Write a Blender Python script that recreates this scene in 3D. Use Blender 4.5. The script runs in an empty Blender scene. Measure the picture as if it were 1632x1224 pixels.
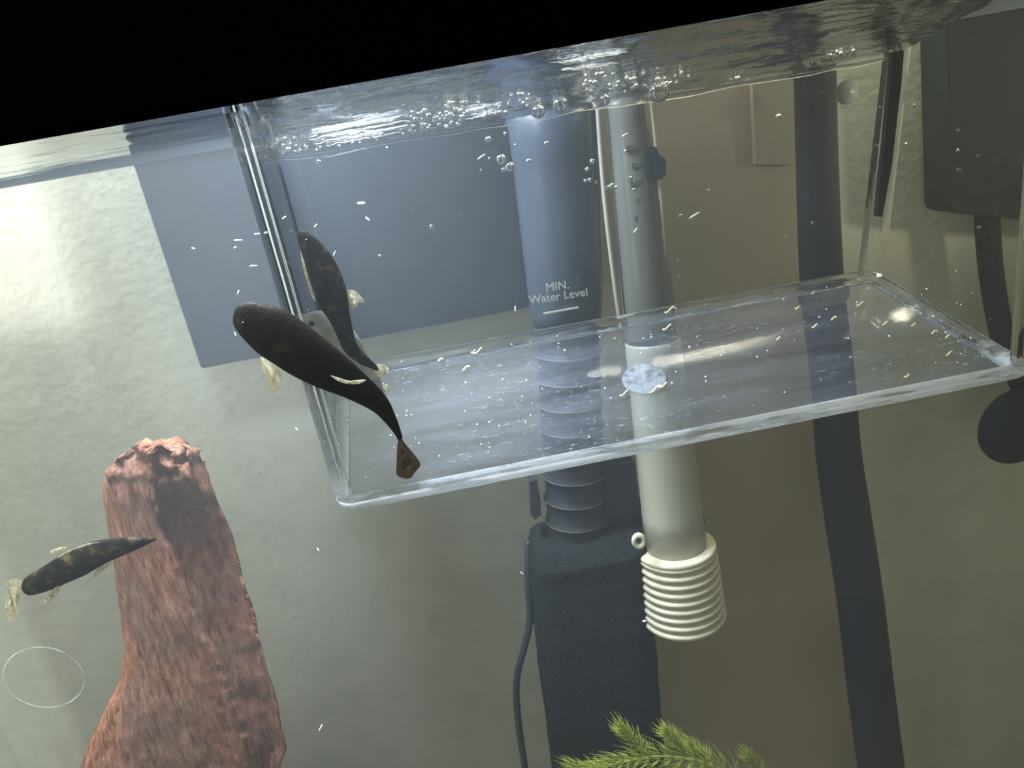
import bpy, bmesh, math, random
from mathutils import Vector, Matrix, noise
random.seed(7)
C = bpy.context.scene.collection
sc = bpy.context.scene
# ------------------------------------------------------------------ camera
F_PX, PITCH, ROLL = 1178.0, math.radians(17.5), math.radians(10.2)
CAM = Vector((0, -0.20, -0.024))
_f = Vector((0, math.cos(PITCH), -math.sin(PITCH)))
_u0 = Vector((0, math.sin(PITCH), math.cos(PITCH)))
_x0 = Vector((1, 0, 0))
_r = _x0 * math.cos(ROLL) - _u0 * math.sin(ROLL)
_u = _x0 * math.sin(ROLL) + _u0 * math.cos(ROLL)
cd = bpy.data.cameras.new('camera'); cam = bpy.data.objects.new('camera', cd); C.objects.link(cam)
m = Matrix.Identity(4)
for i in range(3):
    m[i][0] = _r[i]; m[i][1] = _u[i]; m[i][2] = -_f[i]; m[i][3] = CAM[i]
cam.matrix_world = m
cd.sensor_width = 36; cd.lens = F_PX * 36 / 1632; cd.clip_start = 0.005; cd.clip_end = 20
sc.camera = cam
# ------------------------------------------------------------------ view, world, lights
sc.view_settings.view_transform = 'Standard'; sc.view_settings.look = 'None'
sc.view_settings.gamma = 1; sc.view_settings.use_curve_mapping = False
sc.view_settings.exposure = 0.0
cy = sc.cycles
cy.use_denoising = True
cy.max_bounces = 16; cy.transmission_bounces = 14; cy.transparent_max_bounces = 32; cy.glossy_bounces = 6
cy.volume_bounces = 0; cy.sample_clamp_indirect = 6
w = bpy.data.worlds.new('world'); sc.world = w; w.use_nodes = True
w.node_tree.nodes['Background'].inputs[0].default_value = (1.0, 0.97, 0.62, 1)
w.node_tree.nodes['Background'].inputs[1].default_value = 0.23

def area(name, loc, target, sx, sy, power, col):
    d = bpy.data.lights.new(name, 'AREA'); d.shape = 'RECTANGLE'; d.size = sx; d.size_y = sy
    d.energy = power; d.color = col
    o = bpy.data.objects.new(name, d); C.objects.link(o); o.location = loc
    o.rotation_euler = (Vector(target) - Vector(loc)).to_track_quat('-Z', 'Y').to_euler()
    return o
def spot(name, loc, target, power, col, size, blend, radius):
    d = bpy.data.lights.new(name, 'SPOT'); d.energy = power; d.color = col
    d.spot_size = math.radians(size); d.spot_blend = blend; d.shadow_soft_size = radius
    o = bpy.data.objects.new(name, d); C.objects.link(o); o.location = loc
    o.rotation_euler = (Vector(target) - Vector(loc)).to_track_quat('-Z', 'Y').to_euler()
    return o
# tank strip lamp over the box (cool), a lamp left of the tank that throws its pool of light on the wall, the room's window
area('strip_lamp', (-0.10, 0.060, 0.17), (-0.07, 0.05, -0.1), 0.16, 0.03, 2.3, (0.78, 0.88, 1.0)).data.spread = math.radians(95)
spot('wall_lamp', (-0.80, 0.06, -0.035), (-0.20, 0.24, -0.002), 27.0, (1.0, 0.99, 0.92), 17, 0.5, 0.015)
area('room_window', (-0.80, -0.35, -0.07), (-0.2, 0.2, -0.15), 0.5, 0.4, 2.8, (0.90, 1.0, 0.98))
spot('warm_fill', (0.78, -0.16, -0.07), (0.23, 0.24, -0.03), 9.0, (1.0, 0.90, 0.66), 24, 0.9, 0.03)  # added warm fill for the right of the wall, no real source
area('wall_graze_fill', (-0.27, 0.2225, 0.15), (-0.27, 0.2225, -0.2), 0.26, 0.008, 1.7, (1.0, 1.0, 0.90))  # this and the next: added fills grazing the wall for its relief
area('wall_graze_fill', (0.19, 0.2225, 0.15), (0.19, 0.2225, -0.2), 0.26, 0.008, 0.75, (1.0, 0.93, 0.68))

# ------------------------------------------------------------------ helpers
def ray(px, py):
    return (_f * F_PX + _r * (px - 816) + _u * (612 - py)).normalized()
def P(px, py, Y):
    d = ray(px, py); return CAM + d * ((Y - CAM.y) / d.y)
def dep(p): return (p - CAM).dot(_f)
def pxr(r, p): return r * dep(p) / F_PX          # pixel size -> metres at the depth of p
def proj(p):
    v = p - CAM; z = v.dot(_f); return 816 + F_PX * v.dot(_r) / z, 612 - F_PX * v.dot(_u) / z

def tag(o, label=None, cat=None, group=None, kind=None):
    if label: o['label'] = label
    if cat: o['category'] = cat
    if group: o['group'] = group
    if kind: o['kind'] = kind
    return o
def thing(name, label, cat, loc=(0, 0, 0), group=None):
    o = bpy.data.objects.new(name, None); C.objects.link(o); o.location = loc
    o.empty_display_size = 0.01
    return tag(o, label, cat, group)
def obj(name, bm, mat, parent=None, smooth=True):
    bmesh.ops.recalc_face_normals(bm, faces=bm.faces)
    me = bpy.data.meshes.new(name); bm.to_mesh(me); bm.free()
    for p in me.polygons: p.use_smooth = smooth
    if mat: me.materials.append(mat)
    o = bpy.data.objects.new(name, me); C.objects.link(o)
    if parent:
        o.parent = parent
        o.matrix_parent_inverse = Matrix.Translation(world_loc(parent)).inverted()
    return o
def world_loc(o):
    v = Vector(o.location)
    while o.parent is not None:
        v = v + o.matrix_parent_inverse.translation + o.parent.location; o = o.parent
    return v
def add_box(bm, lo, hi):
    v = [bm.verts.new((x, y, z)) for x in (lo[0], hi[0]) for y in (lo[1], hi[1]) for z in (lo[2], hi[2])]
    for f in ((0,1,3,2),(4,6,7,5),(0,4,5,1),(2,3,7,6),(0,2,6,4),(1,5,7,3)): bm.faces.new([v[i] for i in f])
def box_bm(lo, hi, bev=0):
    bm = bmesh.new(); add_box(bm, lo, hi)
    if bev: bmesh.ops.bevel(bm, geom=bm.edges[:], offset=bev, segments=3, affect='EDGES', profile=0.6)
    return bm
def frame(t):
    t = t.normalized(); a = Vector((0, 1, 0))
    if abs(t.dot(a)) > 0.95: a = Vector((1, 0, 0))
    s = t.cross(a).normalized(); return s, t.cross(s).normalized()
def add_loft(bm, rings, cap=True, closed=False):
    vs = [[bm.verts.new(p) for p in r] for r in rings]
    n = len(vs[0]); k = len(vs)
    for i in range(k if closed else k - 1):
        a = vs[i]; b = vs[(i + 1) % k]
        for j in range(n):
            bm.faces.new((a[j], a[(j + 1) % n], b[(j + 1) % n], b[j]))
    if cap and not closed:
        bm.faces.new(vs[0][::-1]); bm.faces.new(vs[-1])
def add_tube(bm, pts, rad, seg=20, flat=1.0):
    """tube through points; rad a number or list; flat squashes the depth direction"""
    pts = [Vector(p) for p in pts]; rings = []
    for i, p in enumerate(pts):
        t = (pts[min(i + 1, len(pts) - 1)] - pts[max(i - 1, 0)])
        s, b = frame(t); r = rad[i] if isinstance(rad, (list, tuple)) else rad
        rings.append([p + s * (math.cos(2 * math.pi * j / seg) * r) + b * (math.sin(2 * math.pi * j / seg) * r * flat) for j in range(seg)])
    add_loft(bm, rings)
def add_lathe(bm, A, B, prof, seg=40):
    """profile [(t along A-B, radius m)]"""
    A = Vector(A); B = Vector(B); s, b = frame(B - A); rings = []
    for t, r in prof:
        c = A.lerp(B, t)
        rings.append([c + s * (math.cos(2 * math.pi * j / seg) * r) + b * (math.sin(2 * math.pi * j / seg) * r) for j in range(seg)])
    add_loft(bm, rings)
def smoothpts(pts, n=6):
    out = []; L = len(pts); pts = [Vector(p) for p in pts]
    for i in range(L - 1):
        p0 = pts[max(i - 1, 0)]; p1 = pts[i]; p2 = pts[i + 1]; p3 = pts[min(i + 2, L - 1)]
        for k in range(n):
            t = k / n
            out.append(0.5 * ((2 * p1) + (p2 - p0) * t + (2 * p0 - 5 * p1 + 4 * p2 - p3) * t * t + (3 * p1 - p0 - 3 * p2 + p3) * t ** 3))
    out.append(pts[-1]); return out
def slab_from_px(outline, Y, thick):
    """flat-fronted solid: outline at depth Y given real thickness backwards"""
    bm = bmesh.new(); a = [P(x, y, Y) for x, y in outline]; b = [p + Vector((0, thick, 0)) for p in a]
    add_loft(bm, [a, b]); return bm

# ------------------------------------------------------------------ materials
def mat(name):
    mt = bpy.data.materials.new(name); mt.use_nodes = True
    nt = mt.node_tree; nt.nodes.clear()
    out = nt.nodes.new('ShaderNodeOutputMaterial'); return mt, nt, out
def nd(nt, t, **kw):
    n = nt.nodes.new(t)
    for k, v in kw.items():
        if k.startswith('_'): setattr(n, k[1:], v)
        else: n.inputs[k.replace('__', ' ')].default_value = v
    return n
def coords(nt, scale=(1, 1, 1), rot=(0, 0, 0)):
    tc = nt.nodes.new('ShaderNodeTexCoord'); mp = nt.nodes.new('ShaderNodeMapping')
    nt.links.new(tc.outputs['Object'], mp.inputs[0]); mp.inputs['Scale'].default_value = scale
    mp.inputs['Rotation'].default_value = rot
    return mp.outputs[0]
def ramp(nt, fac, stops):
    r = nt.nodes.new('ShaderNodeValToRGB'); e = r.color_ramp.elements
    while len(e) < len(stops): e.new(0.5)
    for i, (p, c) in enumerate(stops):
        e[i].position = p; e[i].color = (c if len(c) == 4 else (*c, 1))
    nt.links.new(fac, r.inputs[0]); return r
def solid(name, col, rough=0.5, col2=None, nscale=60, bump=0.0, bscale=None, scale=(1, 1, 1), spec=0.5, detail=5, lo=.35, hi=.65):
    mt, nt, out = mat(name); b = nt.nodes.new('ShaderNodeBsdfPrincipled')
    b.inputs['Roughness'].default_value = rough; b.inputs['Base Color'].default_value = (*col, 1)
    b.inputs['Specular IOR Level'].default_value = spec
    co = coords(nt, scale)
    if col2:
        n = nd(nt, 'ShaderNodeTexNoise', Scale=nscale, Detail=detail); nt.links.new(co, n.inputs['Vector'])
        r = ramp(nt, n.outputs[0], [(lo, col), (hi, col2)]); nt.links.new(r.outputs[0], b.inputs['Base Color'])
    if bump:
        n2 = nd(nt, 'ShaderNodeTexNoise', Scale=bscale or nscale, Detail=6); nt.links.new(co, n2.inputs['Vector'])
        bp = nd(nt, 'ShaderNodeBump', Strength=bump, Distance=0.002); nt.links.new(n2.outputs[0], bp.inputs['Height'])
        nt.links.new(bp.outputs[0], b.inputs['Normal'])
    nt.links.new(b.outputs[0], out.inputs[0]); return mt
def pane(name, tint=(1, 1, 1), ior=1.3, scr=0.0, scol=(.8, .88, 1), sscale=(1, 1, 1), thr=(.55, .75), nscale=80, base=0.0):
    """clear sheet: transparent + fresnel gloss + optional scratches / film on it"""
    mt, nt, out = mat(name)
    tr = nd(nt, 'ShaderNodeBsdfTransparent'); tr.inputs[0].default_value = (*tint, 1)
    gl = nd(nt, 'ShaderNodeBsdfGlossy'); gl.inputs['Roughness'].default_value = 0.02
    fr = nd(nt, 'ShaderNodeFresnel', IOR=ior); mx = nt.nodes.new('ShaderNodeMixShader')
    nt.links.new(fr.outputs[0], mx.inputs[0]); nt.links.new(tr.outputs[0], mx.inputs[1]); nt.links.new(gl.outputs[0], mx.inputs[2])
    last = mx
    if scr:
        n = nd(nt, 'ShaderNodeTexNoise', Scale=nscale, Detail=8, Roughness=.7); nt.links.new(coords(nt, sscale, (0, 0, .2)), n.inputs['Vector'])
        r = ramp(nt, n.outputs[0], [(thr[0], (base,) * 3), (thr[1], (scr,) * 3)])
        d = nd(nt, 'ShaderNodeBsdfDiffuse'); d.inputs[0].default_value = (*scol, 1)
        t = nd(nt, 'ShaderNodeBsdfTranslucent'); t.inputs[0].default_value = (*scol, 1)
        a = nt.nodes.new('ShaderNodeMixShader'); nt.links.new(d.outputs[0], a.inputs[1]); nt.links.new(t.outputs[0], a.inputs[2])
        m2 = nt.nodes.new('ShaderNodeMixShader'); nt.links.new(r.outputs[0], m2.inputs[0])
        nt.links.new(mx.outputs[0], m2.inputs[1]); nt.links.new(a.outputs[0], m2.inputs[2]); last = m2
    nt.links.new(last.outputs[0], out.inputs[0]); return mt
def glassmat(name, ior, rough=0.0, col=(1, 1, 1), bump=0, bscale=200, milk=0.0, mcol=(.8, .88, 1), mscale=(1, 1, 1), front=None, clear=0):
    mt, nt, out = mat(name); g = nd(nt, 'ShaderNodeBsdfGlass', IOR=ior, Roughness=rough); g.inputs[0].default_value = (*col, 1)
    if bump:
        n = nd(nt, 'ShaderNodeTexNoise', Scale=bscale, Detail=3); nt.links.new(coords(nt, mscale), n.inputs['Vector'])
        bp = nd(nt, 'ShaderNodeBump', Strength=bump, Distance=0.001); nt.links.new(n.outputs[0], bp.inputs['Height'])
        nt.links.new(bp.outputs[0], g.inputs['Normal'])
    last = g
    if milk:
        n = nd(nt, 'ShaderNodeTexNoise', Scale=bscale * .7, Detail=4); nt.links.new(coords(nt, mscale), n.inputs['Vector'])
        r = ramp(nt, n.outputs[0], [((.44 if front else .30), (.2 * milk,) * 3), ((.53 if front else .6), (milk,) * 3)])
        if front:   # front lip made paler: light piped into the edge is put into the colour
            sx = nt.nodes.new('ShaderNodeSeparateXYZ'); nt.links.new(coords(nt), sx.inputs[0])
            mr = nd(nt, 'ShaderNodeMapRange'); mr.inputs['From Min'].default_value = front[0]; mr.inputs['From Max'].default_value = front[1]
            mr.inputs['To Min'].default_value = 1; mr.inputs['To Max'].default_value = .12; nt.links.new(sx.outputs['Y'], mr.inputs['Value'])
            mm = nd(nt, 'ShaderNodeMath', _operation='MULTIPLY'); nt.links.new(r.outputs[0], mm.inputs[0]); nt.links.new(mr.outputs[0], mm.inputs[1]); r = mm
        d = nd(nt, 'ShaderNodeBsdfDiffuse'); d.inputs[0].default_value = (*mcol, 1)
        t = nd(nt, 'ShaderNodeBsdfTranslucent'); t.inputs[0].default_value = (*mcol, 1)
        a = nt.nodes.new('ShaderNodeMixShader'); nt.links.new(d.outputs[0], a.inputs[1]); nt.links.new(t.outputs[0], a.inputs[2])
        mx = nt.nodes.new('ShaderNodeMixShader'); nt.links.new(r.outputs[0], mx.inputs[0])
        nt.links.new(g.outputs[0], mx.inputs[1]); nt.links.new(a.outputs[0], mx.inputs[2]); last = mx
    if clear:
        tr = nd(nt, 'ShaderNodeBsdfTransparent'); mx = nd(nt, 'ShaderNodeMixShader', Fac=clear)
        nt.links.new(last.outputs[0], mx.inputs[1]); nt.links.new(tr.outputs[0], mx.inputs[2]); last = mx
    nt.links.new(last.outputs[0], out.inputs[0]); return mt
def watersurf(name, streak=(1, 1, 1), strength=.35, ns=60):
    mt, nt, out = mat(name)
    tr = nd(nt, 'ShaderNodeBsdfTransparent'); gl = nd(nt, 'ShaderNodeBsdfGlossy'); gl.inputs['Roughness'].default_value = 0.03
    gl.inputs[0].default_value = (.93, .95, 1, 1)
    n = nd(nt, 'ShaderNodeTexNoise', Scale=ns, Detail=4); nt.links.new(coords(nt, streak), n.inputs['Vector'])
    bp = nd(nt, 'ShaderNodeBump', Strength=strength, Distance=0.0012); nt.links.new(n.outputs[0], bp.inputs['Height'])
    nt.links.new(bp.outputs[0], gl.inputs['Normal'])
    lw = nd(nt, 'ShaderNodeLayerWeight', Blend=.5)
    r = ramp(nt, lw.outputs['Facing'], [(.30, (.06,) * 3), (.55, (.96,) * 3)])   # mirror from below at a low angle, clear when steep
    mx = nt.nodes.new('ShaderNodeMixShader'); nt.links.new(r.outputs[0], mx.inputs[0])
    nt.links.new(tr.outputs[0], mx.inputs[1]); nt.links.new(gl.outputs[0], mx.inputs[2]); nt.links.new(mx.outputs[0], out.inputs[0]); return mt

YF_ = .038
M = {}
M['wall'] = solid('plaster_wall', (.66, .66, .57), .9, (.72, .72, .63), 40, bump=.2, bscale=150, detail=3, spec=.1)
M['rim'] = solid('black_rim_plastic', (.0015, .0013, .0015), .7, spec=0)
M['backrim'] = solid('blue_black_rim', (.12, .16, .22), .5)
M['panel'] = solid('slate_blue_plastic', (.060, .082, .120), .7, (.052, .072, .108), 25, spec=.1)
M['darkbox'] = solid('dark_slate_plastic', (.014, .021, .029), .6, spec=.1)
M['black'] = solid('black_plastic', (.022, .028, .036), .45, (.03, .036, .046), 90, spec=.35)
M['pipe'] = solid('dark_pipe_plastic', (.030, .030, .042), .6, spec=.2)
M['sponge'] = solid('dark_filter_sponge', (.012, .017, .019), 1, (.035, .045, .045), 900, bump=1, bscale=1400, spec=0)
M['housing'] = solid('translucent_dark_housing', (.045, .06, .085), .35, spec=.4)
M['ivory'] = solid('ivory_plastic', (.68, .64, .47), .4, (.58, .56, .42), 160, spec=.4)
M['heater'] = solid('grey_heater_tube', (.46, .45, .37), .35, (.38, .38, .31), 30, scale=(1, 1, .15), spec=.4)
M['tube_dark'] = solid('grey_tube_through_box', (.17, .17, .15), .25, (.14, .14, .125), 30, scale=(1, 1, .15), spec=.5)
M['text'] = solid('white_print', (.45, .45, .40), .6)
M['cream_tube'] = solid('cream_airline', (.50, .44, .32), .35)
M['mark'] = solid('faded_print', (.10, .10, .10), .5)
M['cup'] = solid('clear_suction_cup', (.42, .47, .46), .3)
M['brown'] = solid('brown_board', (.56, .48, .36), .8, (.60, .52, .39), 14, spec=.1)
M['tan'] = solid('tan_board', (.55, .50, .38), .8, spec=.1)
M['gravel'] = solid('gravel', (.16, .15, .12), .9, (.3, .27, .2), 300, bump=1, bscale=300)
M['glass'] = pane('tank_glass', (.985, .99, .985), 1.18)
M['acrylic'] = glassmat('clear_acrylic', 1.14, 0.0, (.985, .99, 1))
M['acrylic_flat'] = pane('clear_acrylic_panel', (.985, .99, .995), 1.12, scr=.14, scol=(.85, .92, 1), nscale=300, thr=(.6, .8))
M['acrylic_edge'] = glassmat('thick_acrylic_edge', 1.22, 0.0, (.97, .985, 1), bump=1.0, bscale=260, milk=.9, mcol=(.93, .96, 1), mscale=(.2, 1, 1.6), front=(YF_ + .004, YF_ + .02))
M['floor_film'] = pane('scratched_acrylic_floor', (.96, .975, 1), 1.12, scr=.5, scol=(.74, .83, 1.0), sscale=(.35, 2.2, 1), thr=(.52, .72), nscale=420, base=.17)
def film():
    mt, nt, out = mat('scratched_clear_floor'); tr = nd(nt, 'ShaderNodeBsdfTransparent'); tr.inputs[0].default_value = (.965, .975, 1, 1)
    gl = nd(nt, 'ShaderNodeBsdfGlossy'); gl.inputs['Roughness'].default_value = .05; fr = nd(nt, 'ShaderNodeFresnel', IOR=1.1)
    m0 = nt.nodes.new('ShaderNodeMixShader'); nt.links.new(fr.outputs[0], m0.inputs[0]); nt.links.new(tr.outputs[0], m0.inputs[1]); nt.links.new(gl.outputs[0], m0.inputs[2])
    def noi(scale, vec, a, b, hi, det=6):
        n = nd(nt, 'ShaderNodeTexNoise', Scale=scale, Detail=det, Roughness=.7); nt.links.new(vec, n.inputs['Vector'])
        return ramp(nt, n.outputs[0], [(a, (0,) * 3), (b, (hi,) * 3)]).outputs[0]
    def mt2(op, x, y):
        n = nd(nt, 'ShaderNodeMath', _operation=op)
        for i, q in enumerate((x, y)):
            if isinstance(q, (int, float)): n.inputs[i].default_value = q
            else: nt.links.new(q, n.inputs[i])
        return n.outputs[0]
    st = noi(1100, coords(nt, (.18, 1.2, 1), (0, 0, .25)), .60, .72, .7)
    st2 = noi(700, coords(nt, (1.0, .15, 1), (0, 0, .5)), .63, .74, .6)
    mask = noi(28, coords(nt, (.6, 1.6, 1)), .40, .62, 1)
    caustic = noi(30, coords(nt, (.25, 2.4, 1), (0, 0, .05)), .38, .68, .06)  # wave stripes of caustic light put into the floor colour
    f = mt2('ADD', mt2('MULTIPLY', mt2('ADD', st, st2), mask), mt2('ADD', caustic, .015))
    d = nd(nt, 'ShaderNodeBsdfDiffuse'); d.inputs[0].default_value = (.80, .87, 1, 1); t = nd(nt, 'ShaderNodeBsdfTranslucent'); t.inputs[0].default_value = (.80, .87, 1, 1)
    a = nt.nodes.new('ShaderNodeMixShader'); nt.links.new(d.outputs[0], a.inputs[1]); nt.links.new(t.outputs[0], a.inputs[2])
    m2 = nt.nodes.new('ShaderNodeMixShader'); nt.links.new(f, m2.inputs[0]); nt.links.new(m0.outputs[0], m2.inputs[1]); nt.links.new(a.outputs[0], m2.inputs[2])
    nt.links.new(m2.outputs[0], out.inputs[0]); return mt
M['floor_film'] = film()
M['surface'] = watersurf('water_underside', (.35, 3.5, 1), .5, 40)
M['surface_box'] = watersurf('rippled_water_underside', (.5, 3.2, 1), 1.0, 80)
M['bubble'] = glassmat('air_bubble', 0.75)
M['meniscus'] = glassmat('water_meniscus', 1.2, clear=.15)
M['speck'] = solid('pale_fleck', (.85, .87, .85), .4)
M['crumb'] = solid('yellow_crumb', (.75, .68, .38), .6)
M['ring'] = pane('dried_water_mark', (1, 1, 1), 1.05, scr=.6, scol=(.9, .95, .92), thr=(.45, .55), base=.15)

# ------------------------------------------------------------------ the setting
YG, YW = 0.20, 0.24
def struct(name, bm, m):
    o = obj(name, bm, m, smooth=False); tag(o, kind='structure'); return o
o = struct('wall_back', box_bm((-1.2, YW, -1.1), (1.2, YW + .05, .5)), M['wall'])
tag(o, 'cream plastered wall seen through the back of the tank', 'wall')
struct('floor', box_bm((-1.2, -1.2, -1.12), (1.2, YW, -1.1)), solid('room_floor', (.2, .17, .13), .6))

# ------------------------------------------------------------------ aquarium
ZB = -.68; XL, XR = -.36, .40
aq = thing('aquarium', 'glass fish tank with a thick black rim along its top', 'aquarium', (0, 0, ZB))
obj('front_glass', box_bm((XL, -.004, ZB), (XR, 0, .02)), M['glass'], aq, False)
obj('back_glass', box_bm((XL, YG, ZB), (XR, YG + .004, .02)), M['glass'], aq, False)
obj('side_glass', box_bm((XL - .004, -.004, ZB), (XL, YG + .004, .02)), M['glass'], aq, False)
obj('side_glass', box_bm((XR, -.004, ZB), (XR + .004, YG + .004, .02)), M['glass'], aq, False)
# front rim: bottom edge follows the photographed line
a = P(0, 227, -.012); b = P(1290, -1, -.012)
bm = bmesh.new(); sl = (b.z - a.z) / (b.x - a.x); rings = []
for x in (-.42, .46):
    z = a.z + sl * (x - a.x)
    rings.append([Vector((x, yy, z + zz)) for yy, zz in ((-.012, .0012), (-.0108, 0), (-.0042, 0), (-.0042, .045), (.004, .047), (.004, .052), (-.0112, .052), (-.012, .050))])
add_loft(bm, rings)
obj('top_rim', bm, M['rim'], aq, False)
bm = bmesh.new(); a = P(0, 300, YG + .0045); b = P(210, 263, YG + .0045); sl = (b.z - a.z) / (b.x - a.x); rings = []
for x in (-.42, .46):
    z = a.z + sl * (x - a.x)
    rings.append([Vector((x, yy, z + zz)) for yy, zz in ((YG + .0045, 0), (YG + .012, 0), (YG + .012, .045), (YG + .0045, .045))])
add_loft(bm, rings); o = obj('top_rim', bm, M['backrim'], aq, False); o['label'] = 'blue-black strip of the back rim at the waterline'
obj('base_panel', box_bm((XL - .004, -.004, ZB - .006), (XR + .004, YG + .004, ZB)), M['glass'], aq, False)
# faint ring left on the inside of the front glass
bm = bmesh.new(); c = P(70, 1080, .001); R = pxr(62, c); seg = 72; rings = []
for i in range(seg):
    t = 2 * math.pi * i / seg
    ctr = Vector((c.x + math.cos(t) * R, c.y, c.z + math.sin(t) * R * .92)); nrm = Vector((math.cos(t), 0, math.sin(t)))
    rings.append([ctr + nrm * (.00010 * math.cos(q)) + Vector((0, .00006 * math.sin(q), 0)) for q in (0, 1.57, 3.14, 4.71)])
add_loft(bm, rings, closed=True); o = obj('ring_mark', bm, M['ring'], aq); o['label'] = 'faint round water mark on the front glass'

# gravel bed far below (closes the tank)
bm = bmesh.new(); bmesh.ops.create_grid(bm, x_segments=60, y_segments=20, size=.5)
for v in bm.verts:
    v.co = Vector((XL + .002 + (v.co.x + .5) * (XR - XL - .004), .002 + (v.co.y + .5) * (YG - .004), ZB + .012 + .003 * noise.noise(v.co * 40)))
ext = bmesh.ops.extrude_face_region(bm, geom=bm.faces[:])
for g in ext['geom']:
    if isinstance(g, bmesh.types.BMVert): g.co.z = ZB
tag(obj('gravel_bed', bm, M['gravel']), 'bed of brown gravel covering the tank bottom', 'gravel', kind='stuff')

# ------------------------------------------------------------------ behind the back glass
bp = slab_from_px([(206, 190), (212, 262), (320, 588), (420, 569), (595, 537), (790, 500), (948, 470), (948, 380), (952, 130), (950, 40)], .208, .027)
bmesh.ops.bevel(bm := bp, geom=bm.edges[:], offset=.0008, segments=2, affect='EDGES')
tag(obj('filter_box', bm, M['panel'], None, False), 'wide slate-blue box hanging behind the back glass', 'filter box')
bm = slab_from_px([(950, 20), (957, 360), (966, 620), (1010, 860), (1026, 1050), (1040, 1230), (1060, 1500), (1425, 1500), (1375, 1000), (1330, 720), (1290, 400), (1268, 40)], .232, .006)
tag(obj('brown_board', bm, M['brown'], None, False), 'brown board against the wall between the grey tube and the dark pipe', 'board')
bm = slab_from_px([(1196, 60), (1205, 262), (1275, 262), (1270, 50)], .226, .005)
tag(obj('tan_card', bm, M['tan'], None, False), 'pale tan rectangle left of the dark pipe near the waterline', 'card')
# dark box upper right, rounded lower corners
t = thing('hanging_filter', 'dark slate filter box at the upper right with a tube below', 'filter', P(1600, 340, .215))
ol = [(1512, 10), (1517, 325), (1520, 336), (1532, 341), (1580, 345), (1640, 352), (1800, 360), (1800, -40)]
obj('filter_body', slab_from_px(ol, .208, .026), M['darkbox'], t, False)
bm = bmesh.new(); add_tube(bm, smoothpts([P(1572, 330, .221), P(1578, 420, .221), P(1590, 500, .221), P(1605, 560, .221), P(1640, 640, .221)]), .0065, 20)
obj('outlet_tube', bm, M['darkbox'], t)

# ------------------------------------------------------------------ inside the tank, along the back
# internal filter
A = P(868, 120, .165); B = P(905, 520, .165); D_ = P(922, 850, .165); E = P(975, 1500, .165)
t = thing('internal_filter', 'dark internal filter with ribbed neck and black sponge', 'filter', D_)
def R_(px, p): return pxr(px, p)
bm = bmesh.new(); add_lathe(bm, A, B, [(0, R_(70, A)), (.3, R_(66, A)), (.85, R_(58, B)), (.93, R_(56, B)), (.985, R_(54, B)), (1, R_(47, B))])
obj('pump_housing', bm, M['housing'], t)
tx = bpy.data.curves.new('water_level_text', 'FONT'); tx.body = 'MIN.\nWater Level'; tx.size = .0056; tx.align_x = 'CENTER'; tx.space_line = .85; tx.extrude = .00008
to = bpy.data.objects.new('water_level_text', tx); 
to = bpy.data.objects.new('water_level_text', bpy.data.meshes.new_from_object(to)); C.objects.link(to)
tp = P(889, 462, .165 - R_(57, B) - .0006)
to.matrix_world = Matrix.Translation(tp) @ Matrix.Rotation(math.radians(2), 4, 'Y') @ Matrix.Rotation(math.radians(90), 4, 'X')
to.data.materials.clear(); to.data.materials.append(M['text'])
to.parent = t; to.matrix_parent_inverse = Matrix.Translation(t.location).inverted(); to['label'] = 'pale printed minimum water level text'
bm = box_bm((tp.x - .0085, tp.y - .0002, tp.z - .0105), (tp.x + .0085, tp.y + .0006, tp.z - .0098))
obj('level_line', bm, M['text'], t, False)
# ribbed neck
N0 = P(903, 515, .165); N1 = P(920, 855, .165)
prof = []; n = 9
for i in range(n):
    for q, rr in ((0, 47), (.08, 49.5), (.16, 49.5), (.24, 46.5), (.6, 46), (.92, 46)):
        prof.append(((i + q) / n, R_(rr, N1)))
prof.append((1, R_(44, N1)))
bm = bmesh.new(); add_lathe(bm, N0, N1, prof); obj('ribbed_neck', bm, M['black'], t)
ringm = solid('pale_neck_ring', (.17, .17, .16), .4)  # thin pale ring along each rib of the neck
for i in range(1, n):
    q = N0.lerp(N1, (i + .12) / n); s, b2 = frame(N1 - N0); rr = R_(49, N1); rings = []
    for k in range(40):
        an = 2 * math.pi * k / 40; d = s * math.cos(an) + b2 * math.sin(an); ax = (N1 - N0).normalized()
        rings.append([q + d * (rr + .0003 * math.cos(z)) + ax * (.00035 * math.sin(z)) for z in (0, 1.05, 2.1, 3.14, 4.2, 5.2)])
    bm = bmesh.new(); add_loft(bm, rings, closed=True); obj('neck_ring', bm, ringm, t)
# sponge block: rounded rectangle loft
def rrect(c, hw, hd, s, b, rad, n=8):
    pts = []
    for cx, cy, a0 in ((1, 1, 0), (-1, 1, 90), (-1, -1, 180), (1, -1, 270)):
        for k in range(n + 1):
            an = math.radians(a0 + 90 * k / n)
            pts.append(c + s * (cx * (hw - rad) + math.cos(an) * rad) + b * (cy * (hd - rad) + math.sin(an) * rad))
    return pts
rows = [(842, 930, 78, .6), (848, 932, 88, .8), (862, 934, 92, 1), (900, 936, 93, 1), (1000, 944, 92, 1), (1100, 955, 90, 1), (1224, 968, 86, 1), (1500, 995, 88, 1), (1680, 1010, 90, 1)]
rings = []
for py, pxc, hw, k in rows:
    c = P(pxc, py, .163); rings.append(rrect(c, R_(hw, c), .026 * k, Vector((1, 0, 0)), Vector((0, 1, 0)), .014 * k))
R2 = []
for i in range(len(rings) - 1):
    for q in range(8):
        R2.append([rings[i][j].lerp(rings[i + 1][j], q / 8) for j in range(len(rings[0]))])
R2.append(rings[-1])
for r in R2:
    for p in r:
        nn = noise.noise(p * 260) * .0009 + noise.noise(p * 90) * .0008; p += Vector((nn, nn, nn * .5))
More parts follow.
